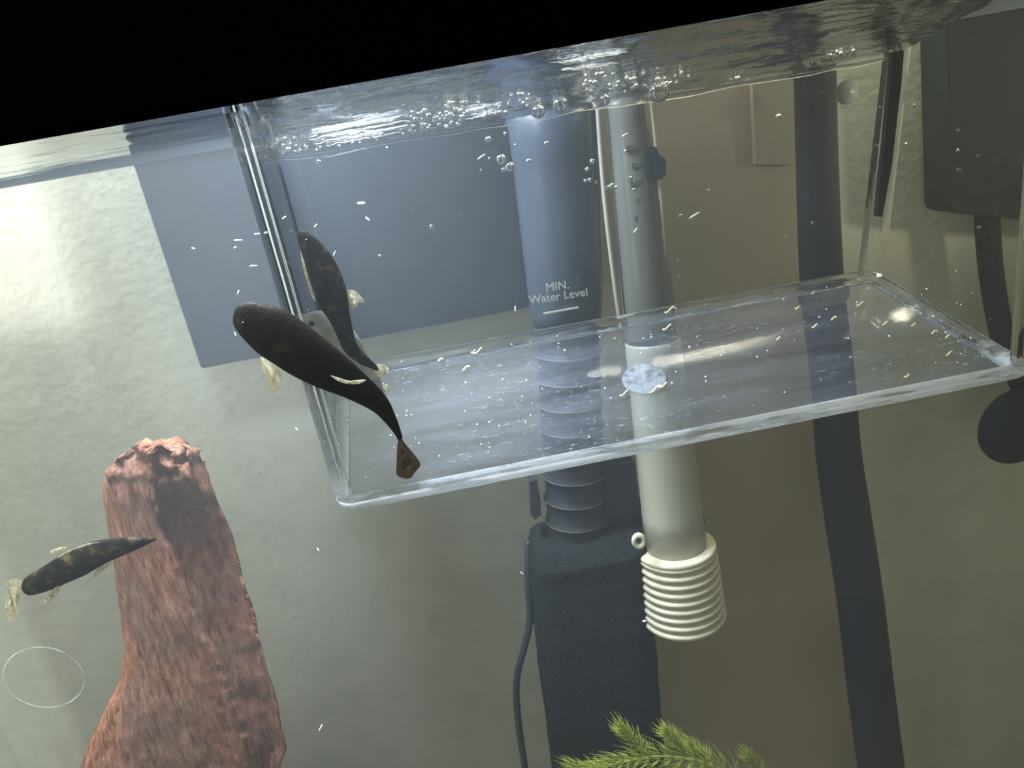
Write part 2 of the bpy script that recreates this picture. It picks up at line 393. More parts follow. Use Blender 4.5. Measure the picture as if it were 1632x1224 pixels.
bm = bmesh.new(); add_loft(bm, R2); obj('sponge', bm, M['sponge'], t)
# clips beside the neck
bm = slab_from_px([(845, 768), (856, 765), (862, 800), (862, 822), (852, 828), (846, 820)], .158, .012); obj('side_clip', bm, M['black'], t, False)
bm = slab_from_px([(962, 745), (1012, 738), (1016, 800), (1034, 822), (1036, 850), (1030, 880), (1014, 860), (1000, 862), (965, 860)], .160, .014)
bmesh.ops.bevel(bm, geom=bm.edges[:], offset=.0007, segments=2, affect='EDGES'); obj('side_clip', bm, M['black'], t, False)
bm = bmesh.new(); add_tube(bm, smoothpts([P(842, 862, .165), P(842, 930, .16), P(845, 985, .16), P(836, 1030, .16), P(824, 1080, .16), P(825, 1140, .16), P(838, 1235, .16), P(860, 1400, .16)]), R_(7, A), 14)
obj('power_cable', bm, M['black'], t)

# heater / grey tube with ivory ribbed foot
A = P(990, 100, .145); B = P(1078, 878, .145); cA, cB = R_(34, A), R_(47, B)
t = thing('tube_heater', 'grey tube heater ending in an ivory ribbed foot', 'heater', B)
bm = bmesh.new(); add_lathe(bm, A, B, [(0, cA), (.1, cA), (.50, R_(38.5, B)), (.518, R_(38.5, B))]); obj('upper_tube', bm, M['tube_dark'], t)  # same tube; its darker look through the box is put into this colour
bm = bmesh.new(); add_lathe(bm, A, B, [(.515, R_(38.5, B)), (.52, R_(40, B)), (.55, R_(40.5, B)), (.9, R_(47, B)), (1, R_(48, B))]); obj('lower_tube', bm, M['heater'], t)
F0 = P(1076, 868, .145); F1 = P(1090, 985, .145); prof = [(0, R_(50, B)), (0.0, R_(61, B)), (.03, R_(64, B))]
n = 9
for i in range(n):
    for q, rr in ((.0, 63), (.15, 66), (.45, 66), (.6, 62), (.75, 56), (.92, 56)):
        prof.append((.05 + .95 * (i + q) / n, R_(rr + (i - 4) * .6, B)))
prof += [(1, R_(60, B)), (1, R_(50, B))]
bm = bmesh.new(); add_lathe(bm, F0, F1, prof, 56); obj('ribbed_foot', bm, M['ivory'], t)
bm = bmesh.new(); c = P(1018, 862, .128); rings = []
for k in range(24):
    an = 2 * math.pi * k / 24; d = Vector((math.cos(an), 0, math.sin(an) * 1.25)); ctr = c + d * R_(8, c)
    rings.append([ctr + d * (.0012 * math.cos(z)) + Vector((0, .0016 * math.sin(z), 0)) for z in (0, .8, 1.6, 2.4, 3.1, 3.9, 4.7, 5.5)])
add_loft(bm, rings, closed=True); obj('foot_loop', bm, M['ivory'], t)
bm = slab_from_px([(1094, 728), (1104, 735), (1108, 790), (1118, 800), (1124, 834), (1118, 842), (1106, 838), (1098, 800)], .147, .01)
obj('bracket', bm, M['black'], t, False)
for k in range(9):
    q = P(1008 + k * 3.3 + (k % 2) * 2, 235 + k * 28, .145 - R_(37, A) * .98)
    bm = box_bm((q.x - .0028 + (k % 2) * .001, q.y - .0006, q.z - .0011), (q.x + .0022, q.y + .0012, q.z + .0011)); obj('scale_mark', bm, M['mark'], t, False)
# thermometer-like thin rods beside it
t = thing('airline', 'cream airline tube beside the grey heater with a black valve', 'tube', P(1048, 265, .14))
bm = bmesh.new(); add_tube(bm, smoothpts([P(1022, 120, .14), P(1032, 240, .14), P(1040, 330, .14), P(1048, 420, .14), P(1058, 505, .14)]), R_(5, A), 12); obj('tube', bm, M['cream_tube'], t)
bm = bmesh.new(); add_tube(bm, smoothpts([P(1036, 150, .138), P(1042, 200, .138), P(1046, 240, .138), P(1054, 330, .138), P(1060, 420, .138)]), R_(3, A), 10); obj('rod', bm, M['cream_tube'], t)
bm = slab_from_px([(1032, 250), (1040, 248), (1040, 234), (1048, 234), (1048, 248), (1058, 250), (1062, 256), (1062, 280), (1056, 286), (1036, 286), (1032, 280)], .134, .01)
bmesh.ops.bevel(bm, geom=bm.edges[:], offset=.0006, segments=2, affect='EDGES'); obj('valve', bm, M['black'], t, False)
bm = bmesh.new(); add_tube(bm, smoothpts([P(950, 130, .142), P(962, 300, .142), P(978, 440, .142), P(988, 510, .142)]), R_(4, A), 10)
tag(obj('thin_tube', bm, M['heater']), 'thin grey tube just left of the grey heater', 'tube')
# dark pipe
t = thing('drain_pipe', 'long dark pipe running down the right side of the tank', 'pipe', P(1300, 470, .18))
pts = [(1298, 60, 33), (1302, 250, 33), (1310, 450, 34), (1328, 610, 34), (1336, 720, 35), (1352, 830, 36), (1370, 950, 36), (1388, 1100, 36), (1404, 1224, 36), (1440, 1500, 36)]
bm = bmesh.new(); pp = [P(x, y, .182) for x, y, r in pts]; sp = smoothpts(pp, 5); rr = []
for i, p in enumerate(sp):
    x, y = proj(p); k = min(i // 5, len(pts) - 2); f = i / 5 - k; rr.append(pxr(pts[k][2] * (1 - f) + pts[k + 1][2] * f, p))
add_tube(bm, sp, rr, 28, .8); obj('pipe', bm, M['pipe'], t)
bm = bmesh.new(); c0 = P(1311, 455, .182); c1 = P(1313, 482, .182); add_lathe(bm, c0, c1, [(0, .0115), (.2, .0128), (.8, .0128), (1, .0115)]); obj('collar', bm, M['pipe'], t)
bm = slab_from_px([(1256, 462), (1284, 455), (1284, 475), (1268, 468)], .176, .006); obj('side_fin', bm, M['pipe'], t, False)
bm = slab_from_px([(1340, 700), (1366, 770), (1380, 800), (1382, 850), (1392, 960), (1376, 960), (1350, 830)], .178, .008); obj('pipe_clip', bm, M['pipe'], t, False)
# suction cups
def suction(px, py, rpx, Y, m, label, thick=.006):
    c = P(px, py, Y); R = pxr(rpx, c); bm = bmesh.new()
    add_lathe(bm, c + Vector((0, thick, 0)), c, [(0, R * .96), (.1, R), (.35, R * .93), (.7, R * .6), (.9, R * .3), (1, R * .12)], 44)
    tag(obj('suction_cup', bm, m), label, 'suction cup')
suction(1632, 684, 66, .193, M['darkbox'], 'dark round suction cup at the right edge of the view')
suction(1355, 146, 19, .196, M['cup'], 'small frosted suction cup high on the back glass', .004)

# ------------------------------------------------------------------ breeding box
YF, YB = .038, .110
cor = {('F', 'L', 0): P(538, 826, YF), ('F', 'R', 0): P(1652, 604, YF), ('B', 'L', 0): P(541, 596, YB), ('B', 'R', 0): P(1388, 440, YB),
       ('F', 'L', 1): P(333, 130, YF), ('F', 'R', 1): P(1710, -120, YF), ('B', 'L', 1): P(425, 170, YB), ('B', 'R', 1): P(1441, 20, YB)}
def tri(u, v, wz):
    f = cor['F', 'L', 0].lerp(cor['F', 'R', 0], u).lerp(cor['F', 'L', 1].lerp(cor['F', 'R', 1], u), wz)
    b = cor['B', 'L', 0].lerp(cor['B', 'R', 0], u).lerp(cor['B', 'L', 1].lerp(cor['B', 'R', 1], u), wz)
    return f.lerp(b, v)
W_, D2, H_ = (cor['F', 'R', 0] - cor['F', 'L', 0]).length, YB - YF, (cor['F', 'L', 1] - cor['F', 'L', 0]).length
def foot(inset, wz, rad=.0065, n=10):
    pts = []
    for cx, cy, a0 in ((1, 1, 0), (0, 1, 90), (0, 0, 180), (1, 0, 270)):
        for k in range(n + 1):
            an = math.radians(a0 + 90 * k / n); r = max(rad - inset, .0012)
            X = (W_ - inset - r if cx else inset + r) + math.cos(an) * r
            Y = (D2 - inset - r if cy else inset + r) + math.sin(an) * r
            pts.append(tri(X / W_, Y / D2, wz))
    return pts
bb = thing('breeding_box', 'clear acrylic breeding box hanging in the water', 'breeding box', tri(.5, .5, 0))
TH = .0035; EB = .032
levels = [EB, .15, .3, .45, .6, .75, .88, 1.0]
NC = 11                                        # points per rounded corner of foot()
for q in range(4):
    idx = list(range(q * NC, q * NC + NC)); nxt = ((q + 1) * NC) % (4 * NC); fl_ = [idx[-1], nxt]
    for nm, ids, mm in (('corner_post', idx, M['acrylic']), ('wall_panel', fl_, M['acrylic_flat'])):
        bm = bmesh.new(); rings = []
        for l in levels:
            o_ = foot(0, l); i_ = foot(TH, l)
            rings.append([o_[k] for k in ids] + [i_[k] for k in reversed(ids)])
        add_loft(bm, rings); obj(nm, bm, mm, bb, nm == 'corner_post' and False)
# thick base rim (ring), rounded underneath
bm = bmesh.new(); secs = [foot(TH, EB - .001), foot(0, EB - .001), foot(0.0, .022), foot(.0004, .010), foot(.0015, .002), foot(.003, 0), foot(.0048, .001), foot(.0048, .020), foot(TH + .0006, .024)]
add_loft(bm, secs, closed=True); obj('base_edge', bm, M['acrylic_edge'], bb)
bm = bmesh.new(); add_loft(bm, [foot(.0049, .006), foot(.0049, .018)]); obj('floor_panel', bm, M['floor_film'], bb, False)
bm = slab_from_px([(1424, 82), (1441, 80), (1437, 130), (1430, 190), (1422, 260), (1411, 320), (1406, 346), (1398, 345), (1402, 300), (1411, 220), (1418, 140)], YB - .0095, .003)
tag(obj('refraction_strip', bm, M['black'], None, False), 'narrow dark strip put in for refraction in the back right corner of the clear box', 'strip')  # added shape for the dark filter box refracted through the corner
# inner floor plane for resting things
FP = [tri(.05, .05, .018), tri(.95, .05, .018), tri(.05, .95, .018)]
fn = (FP[1] - FP[0]).cross(FP[2] - FP[0]).normalized()
if fn.z < 0: fn = -fn
def onfloor(px, py, up=.0004):
    d = ray(px, py); return CAM + d * ((FP[0] - CAM).dot(fn) / d.dot(fn)) + fn * up
c = onfloor(1026, 603, .0002)
bm = bmesh.new(); add_lathe(bm, c - fn * .0004, c + fn * .0022, [(0, .0085), (.15, .008), (.22, .0045), (.4, .0028), (.8, .0024), (1, .0010)], 32)
o = obj('moulded_nub', bm, glassmat('nub', 1.2, .05, milk=.3, bump=.6, bscale=500), bb); o['label'] = 'cloudy round moulding mark in the floor'

# ------------------------------------------------------------------ water
def in_box(x, y):
    if y < YF or y > YB: return False
    v = (y - YF) / (YB - YF); l = tri(0, v, .93).x; r = tri(1, v, .93).x
    return l < x < r
bm = bmesh.new(); NX, NY = 200, 60; grid = {}
for i in range(NX + 1):
    for j in range(NY + 1):
        x = XL + (XR - XL) * i / NX; y = .0005 + (YG - .001) * j / NY
        z = .0035 + .0007 * noise.noise(Vector((x * 14, y * 60, 0))) + .0004 * noise.noise(Vector((x * 40, y * 150, 3)))
        grid[i, j] = bm.verts.new((x, y, z))
for i in range(NX):
    for j in range(NY):
        q = [grid[i, j], grid[i + 1, j], grid[i + 1, j + 1], grid[i, j + 1]]; cx = sum(v.co.x for v in q) / 4; cy_ = sum(v.co.y for v in q) / 4
        if not in_box(cx, cy_): bm.faces.new(q)
for v in [v for v in bm.verts if not v.link_faces]: bm.verts.remove(v)
tag(obj('water_surface', bm, M['surface']), 'mirror-like underside of the tank water around the box', 'water', kind='stuff')
wBL, wBR, wFL, wFR = P(436, 250, YB - TH), P(1436, 84, YB - TH), P(372, 138, YF + TH), P(1720, -80, YF + TH)
def wsurf(u, v): return wFL.lerp(wFR, u).lerp(wBL.lerp(wBR, u), v)
bm = bmesh.new(); NX, NY = 160, 40; grid = {}
for i in range(NX + 1):
    for j in range(NY + 1):
        p = wsurf(i / NX, j / NY); p.z += .0010 * noise.noise(Vector((p.x * 35, p.y * 110, 1))) + .0005 * noise.noise(p * 160)
        grid[i, j] = bm.verts.new(p)
for i in range(NX):
    for j in range(NY): bm.faces.new((grid[i, j], grid[i + 1, j], grid[i + 1, j + 1], grid[i, j + 1]))
tag(obj('box_water_surface', bm, M['surface_box']), 'rippled water surface inside the clear box seen from below', 'water', kind='stuff')
# meniscus: a bead of water clinging to left and back walls of the box
pl = [wsurf(.006, .1), wsurf(.006, .5), wsurf(.006, .85), wsurf(.012, .95), wsurf(.03, .985)] + [wsurf(u, .985) for u in (.06, .12, .2, .3, .4, .5, .6, .7, .8, .9, .985)]
sp = smoothpts(pl, 8); bm = bmesh.new()
rr = [max(.0008, .0024 + .0012 * noise.noise(p * 60)) for p in sp]
add_tube(bm, [p - Vector((0, 0, .0006)) for p in sp], rr, 12)
tag(obj('water_meniscus', bm, M['meniscus']), 'curved bead of water along the clear box at the waterline', 'water', kind='stuff')

# ------------------------------------------------------------------ driftwood
def wood_mat():
    mt, nt, out = mat('red_brown_driftwood'); b = nt.nodes.new('ShaderNodeBsdfPrincipled')
    co = coords(nt, (1, 1, .33), (0, .18, 0)); n = nd(nt, 'ShaderNodeTexNoise', Scale=330, Detail=10, Roughness=.7); nt.links.new(co, n.inputs['Vector'])
    r = ramp(nt, n.outputs[0], [(.32, (.09, .035, .022)), (.45, (.30, .12, .07)), (.58, (.46, .21, .12)), (.72, (.66, .44, .28))])
    n2 = nd(nt, 'ShaderNodeTexNoise', Scale=24, Detail=6); nt.links.new(coords(nt), n2.inputs['Vector'])
    r2 = ramp(nt, n2.outputs[0], [(.4, (0, 0, 0)), (.62, (1, 1, 1))])
    mx = nd(nt, 'ShaderNodeMix', _data_type='RGBA'); nt.links.new(r2.outputs[0], mx.inputs[0]); nt.links.new(r.outputs[0], mx.inputs[6])
    hs = nd(nt, 'ShaderNodeHueSaturation', Value=.62, Saturation=.8); nt.links.new(r.outputs[0], hs.inputs['Color']); nt.links.new(hs.outputs[0], mx.inputs[7])
    nt.links.new(mx.outputs[2], b.inputs['Base Color']); b.inputs['Roughness'].default_value = .9; b.inputs['Specular IOR Level'].default_value = .1
    bp = nd(nt, 'ShaderNodeBump', Strength=1, Distance=.0016); nt.links.new(n.outputs[0], bp.inputs['Height']); nt.links.new(bp.outputs[0], b.inputs['Normal'])
    nt.links.new(b.outputs[0], out.inputs[0]); return mt
M['wood'] = wood_mat()
L = [(1560, 60), (1400, 80), (1280, 105), (1224, 126), (1190, 140), (1150, 158), (1120, 172), (1085, 190), (1040, 196), (980, 191), (910, 184), (850, 173), (800, 163), (765, 163), (745, 168), (733, 180), (722, 200), (712, 222)]
Rr = [(1560, 520), (1400, 500), (1280, 470), (1224, 447), (1190, 457), (1150, 449), (1120, 441), (1085, 432), (1040, 420), (980, 405), (910, 386), (850, 372), (800, 348), (765, 333), (745, 326), (733, 323), (722, 321), (712, 316)]
top_l = lambda y: None
def interp(tab, y):
    for (y0, x0), (y1, x1) in zip(tab, tab[1:]):
        if y1 <= y <= y0: f = (y0 - y) / (y0 - y1); return x0 + (x1 - x0) * f
    return tab[-1][1] if y < tab[-1][0] else tab[0][1]
ridge = [(1560, 470), (1400, 440), (1224, 405), (1150, 385), (1050, 345), (950, 300), (850, 262), (800, 250), (770, 245), (712, 250)]
rings = []; NU = 56; NVr = 150
for i in range(NVr + 1):
    py = 1560 + (716 - 1560) * i / NVr
    l, r_ = interp(L, py), interp(Rr, py); rg = interp(ridge, py); ring = []
    u0 = (rg - l) / (r_ - l)
    for j in range(NU):
        # front half 0..NU*2/3, back half rest
        if j < 40:
            u = j / 39; base = .020 * math.sin(math.pi * u) ** .55
            if u > u0:
                k = min(1, (u - u0) / .03); fade = min(1, max(0, (py - 770) / 60))
                base -= .016 * k * fade * math.sin(math.pi * min(1, (1 - u) / (1 - u0) + .0)) ** .3 if u < .985 else 0
            else:
                base += .003 * math.exp(-((u - u0) / .12) ** 2)
            Y = .125 - base
        else:
            u = 1 - (j - 39.5) / (NU - 39.5); Y = .125 + .022 * math.sin(math.pi * max(0, min(1, u))) ** .6
        px = l + (r_ - l) * u; p = P(px, py, Y)
        q = Vector((p.x * 1, p.y, p.z * .35)); nn = noise.fractal(q * 130, 1.0, 2.0, 5)
        amp = .0016 + (.0016 if py < 800 else 0)
        p += Vector((.3, -1, .0)) * (nn * amp) + Vector((1, 0, 0)) * (noise.noise(p * 60) * .0012)
        if py < 780:
            tt = min(1, (780 - py) / 64) if py > 716 else 1; p.z += tt * (.006 * (noise.noise(Vector((px * .022, 3.3, Y * 25)))) + .0035 * math.exp(-((px - 295) / 22) ** 2) - .004 * math.exp(-((px - 172) / 14) ** 2))
            p += Vector((0, -.009, 0)) * tt * noise.noise(Vector((px * .06, py * .06, 0)))
            p += Vector((0, -.004, .003)) * tt * noise.noise(Vector((px * .14, py * .14, 5)))
        ring.append(p)
    rings.append(ring)
rings.insert(0, [Vector((p.x, p.y, ZB + .012)) for p in rings[0]])
NVr += 1
cen = sum(rings[-1], Vector()) / NU
for q, dz in ((.75, .0012), (.5, .0016), (.25, .0006), (.06, -.0006)):
    rings.append([cen.lerp(p, q) + Vector((0, 0, dz + .004 * q * noise.noise(p * 160 + Vector((q * 3, 0, 0))))) for p in rings[NVr]])
bm = bmesh.new(); add_loft(bm, rings)
wt = obj('driftwood', bm, M['wood']); tag(wt, 'upright reddish-brown driftwood stump at the lower left', 'driftwood')

# ------------------------------------------------------------------ hornwort
M['leaf'] = solid('hornwort_green', (.30, .38, .03), .6, (.50, .58, .07), 200)
M['stem'] = solid('hornwort_stem', (.28, .36, .07), .6)
pl_t = thing('hornwort_sprig', 'bright green feathery water plant at the bottom edge', 'plant', P(1060, 1235, .12))
def sprig(pts, Y, whorl, lw, seed, droop=0):
    random.seed(seed); sp = smoothpts([P(x, y, Y) for x, y in pts], 10)
    bm = bmesh.new(); add_tube(bm, sp, .0006, 6); obj('stem', bm, M['stem'], pl_t)
    bm = bmesh.new()
    for i in range(2, len(sp), whorl):
        t = (sp[min(i + 1, len(sp) - 1)] - sp[i - 1]).normalized(); s, b = frame(t); fr = i / len(sp)
        for k in range(15):
            an = 2 * math.pi * (k + random.random() * .5) / 15; d = (s * math.cos(an) + b * math.sin(an)) + t * (.7 + .5 * fr)
            d.normalize(); ln = lw * (.6 + .5 * random.random()) * (1.1 - .35 * fr)
            p1 = sp[i] + d * ln * .5; p2 = sp[i] + d * ln * .8 + t * ln * .35
            add_tube(bm, [sp[i], p1, p2], [.00016, .00014, .00005], 4)
            add_tube(bm, [sp[i] + d * ln * .3, p1 + (s * math.sin(an) - b * math.cos(an)) * ln * .22 + t * ln * .2], [.00012, .00005], 4)
    obj('needle_leaves', bm, M['leaf'], pl_t)
sprig([(1230, 1300), (1160, 1235), (1110, 1212), (1050, 1205), (1000, 1212), (960, 1222), (925, 1230)], .118, 3, .016, 1)
sprig([(1035, 1215), (1020, 1195), (1005, 1175), (992, 1162)], .122, 4, .012, 2)
sprig([(1088, 1208), (1080, 1190), (1072, 1176), (1062, 1168)], .122, 4, .011, 3)
sprig([(1120, 1230), (1122, 1212), (1112, 1196), (1100, 1188)], .125, 4, .010, 4)
sprig([(1225, 1260), (1215, 1235), (1200, 1215), (1190, 1205)], .128, 5, .010, 5)
sprig([(1000, 1300), (980, 1260), (950, 1235), (915, 1226)], .114, 3, .014, 6)

# ------------------------------------------------------------------ fish
def fishmat(name, c1, c2, c3, sc_=120, lo=.35, hi=.6):
    mt, nt, out = mat(name); b = nt.nodes.new('ShaderNodeBsdfPrincipled'); co = coords(nt)
    n = nd(nt, 'ShaderNodeTexNoise', Scale=sc_, Detail=3); nt.links.new(co, n.inputs['Vector'])
    r = ramp(nt, n.outputs[0], [(lo, c1), (hi, c2), (.82, c3)])
    v = nd(nt, 'ShaderNodeTexVoronoi', Scale=900); nt.links.new(co, v.inputs['Vector'])
    bp = nd(nt, 'ShaderNodeBump', Strength=.25, Distance=.0004); nt.links.new(v.outputs[0], bp.inputs['Height']); nt.links.new(bp.outputs[0], b.inputs['Normal'])
    nt.links.new(r.outputs[0], b.inputs['Base Color']); b.inputs['Roughness'].default_value = .55; b.inputs['Specular IOR Level'].default_value = .08
    nt.links.new(b.outputs[0], out.inputs[0]); return mt
M['fish_dark'] = fishmat('dark_olive_scales', (.0045, .004, .003), (.010, .008, .005), (.10, .065, .018), 90, .38, .60)
M['fish_mid'] = fishmat('mottled_scales', (.006, .0055, .004), (.018, .014, .008), (.16, .115, .045), 220, .38, .56)
M['fish_pale'] = fishmat('pale_grey_scales', (.20, .20, .17), (.32, .32, .27), (.45, .43, .35), 160)
M['fin'] = pane('clear_fin', (.8, .78, .68), 1.05, scr=.7, scol=(.95, .90, .72), nscale=900, thr=(.40, .62), base=.12, sscale=(1, 1, .35))
M['fin_dark'] = pane('smoky_fin', (.5, .45, .38), 1.05, scr=.85, scol=(.20, .14, .09), nscale=900, thr=(.35, .6), base=.3, sscale=(1, 1, .3))
M['eye'] = solid('fish_eye', (.005, .005, .005), .15)
M['iris'] = solid('fish_iris', (.35, .3, .15), .3)
def fish_body(name, spine, Y, mt_, parent, depth=.8, belly=None, seg=28):
    """spine: (px, py, half width above/left px, half width below/right px[, Y offset])"""
    ctr = smoothpts([Vector((s[0], s[1], s[4] if len(s) > 4 else 0)) for s in spine], 6)
    wl = smoothpts([Vector((s[2], s[3], 0)) for s in spine], 6); rings = []
    for i, c in enumerate(ctr):
        a = ctr[max(i - 1, 0)]; b = ctr[min(i + 1, len(ctr) - 1)]; t = (b - a); t.z = 0; t.normalize()
        nx, ny = t.y, -t.x; ring = []
        y0 = Y + c.z; p0 = P(c.x, c.y, y0); ww = (wl[i].x + wl[i].y) / 2; dd = pxr(ww, p0) * depth
        for j in range(seg):
            an = 2 * math.pi * j / seg; ca = math.cos(an); wd = wl[i].x if ca > 0 else wl[i].y
            ring.append(P(c.x + nx * ca * wd, c.y + ny * ca * wd, y0) + Vector((0, math.sin(an) * dd, 0)))
        rings.append(ring)
    bm = bmesh.new(); add_loft(bm, rings)
    return obj(name, bm, mt_, parent)
def fin(name, outline, Y, m, parent, ripple=.0006, thick=.00025, dy=0):
    """outline in pixels, first point = root; built as a thin two-sided membrane with folds"""
    sp = smoothpts([Vector((x, y, 0)) for x, y in outline + [outline[0]]], 4)[:-1]
    cx = sum(p.x for p in sp) / len(sp); cy_ = sum(p.y for p in sp) / len(sp); bm = bmesh.new(); lay = []
    rx, ry = outline[0]
    for side in (-1, 1):
        rings = []
        for q in (1.0, .66, .33):
            ring = []
            for k, p in enumerate(sp):
                x = cx + (p.x - cx) * q; y = cy_ + (p.y - cy_) * q; far = math.hypot(x - rx, y - ry)
                ring.append(P(x, y, Y + dy * far / 50 + ripple * math.sin(math.atan2(y - ry, x - rx) * 14) * min(1, far / 30)) + Vector((0, side * thick * (.2 if q == 1 else 1), 0)))
            rings.append(ring)
        lay.append(rings)
    add_loft(bm, lay[0] + lay[1][::-1], cap=False)
    # close the centres
    bm.verts.ensure_lookup_table(); n = len(sp)
    bm.faces.new([bm.verts[2 * n + i] for i in range(n)]); bm.faces.new([bm.verts[3 * n + i] for i in range(n)])
    bm.faces.ensure_lookup_table()
    for f in [f for f in bm.faces if len(f.verts) == 4 and False]: pass
    return obj(name, bm, m, parent)
def eye(px, py, Y, rpx, parent):
    c = P(px, py, Y); r = pxr(rpx, c); bm = bmesh.new(); bmesh.ops.create_uvsphere(bm, u_segments=20, v_segments=12, radius=r, matrix=Matrix.Translation(c) @ Matrix.Diagonal((1, .6, 1, 1)))
    e = obj('eye', bm, M['eye'], parent)
# big near fish, head at upper left
Y1 = .019
f1 = thing('fish', 'largest dark olive fish crossing in front of the clear box', 'fish', P(500, 590, Y1))
sp1 = [(374, 494, 3, 3), (378, 496, 14, 14), (386, 501, 24, 23), (402, 511, 32, 31), (430, 527, 40, 40), (458, 545, 41, 41), (488, 566, 39, 39), (523, 588, 34, 34), (564, 613, 25, 25), (602, 642, 17, 16), (622, 668, 10, 10), (633, 688, 6, 6), (638, 700, 4, 4)]
fish_body('body', sp1, Y1, M['fish_dark'], f1, .42)
fin('tail_fin', [(636, 692), (645, 706), (660, 724), (670, 740), (662, 752), (654, 762), (642, 762), (632, 756), (632, 738), (633, 712)], Y1, M['fin_dark'], f1)
fin('dorsal_fin', [(526, 598), (545, 606), (566, 608), (584, 605), (574, 611), (556, 612), (540, 608)], Y1 - .0075, M['fin'], f1, .0002)
fin('pectoral_fin', [(414, 568), (432, 576), (448, 590), (446, 612), (436, 626), (426, 606), (418, 586)], Y1 + .002, M['fin'], f1)
eye(388, 516, Y1 - .0042, 3.5, f1)
# second fish, head up, inside the box near its left wall
Y2 = .056
f2 = thing('fish', 'dark fish swimming head up behind the largest fish', 'fish', P(530, 470, Y2))
sp2 = [(476, 369, 3, 3), (480, 374, 9, 8), (490, 388, 16, 14), (507, 416, 23, 22), (519, 445, 26, 25), (529, 475, 26, 25), (540, 502, 18, 18), (549, 528, 14, 14), (560, 555, 11, 12), (580, 574, 8, 8), (594, 583, 5, 5), (602, 589, 3, 3)]
fish_body('body', sp2, Y2, M['fish_mid'], f2, .55)
fin('dorsal_fin', [(552, 462), (566, 464), (582, 482), (572, 482), (566, 490), (558, 492), (554, 484)], Y2, M['fin'], f2)
fin('tail_fin', [(596, 582), (608, 580), (622, 590), (614, 597), (606, 603), (598, 594)], Y2, M['fin'], f2)
fin('belly_fin', [(478, 384), (484, 410), (494, 440), (503, 468), (506, 482), (498, 474), (488, 446), (480, 412)], Y2 + .001, M['fin'], f2, .0002)
eye(489, 386, Y2 - .0075, 5, f2)
# pale grey fish between them
Y3 = .078
f3 = thing('fish', 'pale grey fish half hidden between the two darker fish', 'fish', P(540, 560, Y3))
sp3 = [(478, 512, 5, 5), (486, 514, 16, 14), (502, 520, 27, 24), (524, 534, 34, 30), (546, 556, 32, 30), (566, 582, 26, 26), (584, 604, 21, 20), (598, 620, 14, 13), (606, 630, 5, 5)]
fish_body('body', sp3, Y3, M['fish_pale'], f3, .5)
fin('tail_fin', [(600, 618), (612, 612), (622, 616), (616, 630), (606, 638), (598, 632)], Y3, M['fin'], f3)
eye(496, 516, Y3 - .0075, 5, f3)
# left fish in front of the driftwood: head at the left
Y4 = .062
f4 = thing('fish', 'slim dark fish with pale fins in front of the driftwood', 'fish', P(130, 900, Y4))
sp4 = [(36, 937, 5, 5), (42, 935, 12, 14), (56, 929, 16, 18), (80, 919, 20, 20), (105, 908, 24, 20), (130, 897, 26, 20), (155, 886, 24, 17), (180, 877, 19, 14), (205, 869, 13, 12), (225, 864, 8, 8), (240, 861, 4, 4), (248, 859, 2, 2)]
fish_body('body', sp4, Y4, M['fish_mid'], f4, .6)
fin('dorsal_fin', [(160, 864), (140, 866), (118, 874), (98, 884), (84, 898), (104, 892), (130, 882)], Y4 - .001, M['fin'], f4, .0003)
fin('pelvic_fin', [(192, 890), (176, 900), (158, 914), (132, 934), (146, 922), (152, 908), (166, 900)], Y4 - .001, M['fin'], f4, .0003)
fin('pectoral_fin', [(108, 872), (96, 872), (80, 878), (86, 882), (96, 878)], Y4 - .002, M['fin'], f4, .0003)
fin('pectoral_fin', [(92, 932), (80, 944), (62, 964), (70, 964), (84, 954), (96, 940)], Y4 - .002, M['fin'], f4, .0003)
fin('tail_fin', [(38, 930), (24, 922), (10, 930), (14, 946), (8, 968), (16, 992), (28, 982), (30, 968), (36, 950)], Y4, M['fin'], f4, .0008)
eye(222, 862, Y4 - .0035, 3.5, f4)

# ------------------------------------------------------------------ bubbles
random.seed(11)
bm = bmesh.new(); bmesh.ops.create_uvsphere(bm, u_segments=20, v_segments=14, radius=1.0)
me = bpy.data.meshes.new('air_bubble')
bm.to_mesh(me); bm.free()
for p in me.polygons: p.use_smooth = True
me.materials.append(M['bubble'])
def bubble(px, py, Y, rpx, label, group):
    c = P(px, py, Y); r = pxr(rpx, c); o = bpy.data.objects.new('air_bubble', me); C.objects.link(o)
    o.location = c; o.scale = (r, r, r * random.uniform(.85, 1)); tag(o, label, 'bubble', group); return o
free = [(778, 222, 5), (805, 213, 3), (799, 254, 8), (813, 266, 8), (802, 271, 4), (843, 257, 4.5), (871, 229, 4.5), (821, 231, 2.5), (780, 252, 2), (766, 271, 2), (944, 257, 4.5), (936, 270, 3.5), (933, 288, 3), (940, 287, 3.5), (950, 291, 2.5), (968, 299, 4), (975, 296, 4), (982, 299, 3), (1005, 285, 4.5), (1010, 303, 3), (1011, 289, 2), (1241, 187, 6), (1085, 344, 3.5), (688, 361, 4), (1129, 303, 2.5), (997, 241, 2.5), (606, 408, 3), (617, 236, 2.5), (508, 258, 4), (1082, 440, 2.5), (1080, 414, 2), (1252, 377, 2), (735, 342, 2), (658, 334, 2), (1444, 230, 3), (1527, 208, 3), (1527, 240, 3), (1528, 270, 3), (1558, 248, 2.5), (1560, 362, 3), (1457, 168, 2.5), (1490, 405, 2.5), (1294, 355, 2), (845, 330, 2), (862, 300, 2)]
for i, (x, y, r) in enumerate(free):
    if x > 1430: bubble(x, y, .150 + (i % 3) * .012, r, 'tiny bubble clinging before the dark filter box at the right', 'bubbles at the right')
    else: bubble(x, y, .055 + (i % 5) * .008, r, 'small round air bubble drifting inside the clear box', 'bubbles drifting in the box')
WN = (wBR - wBL).cross(wFL - wBL).normalized()
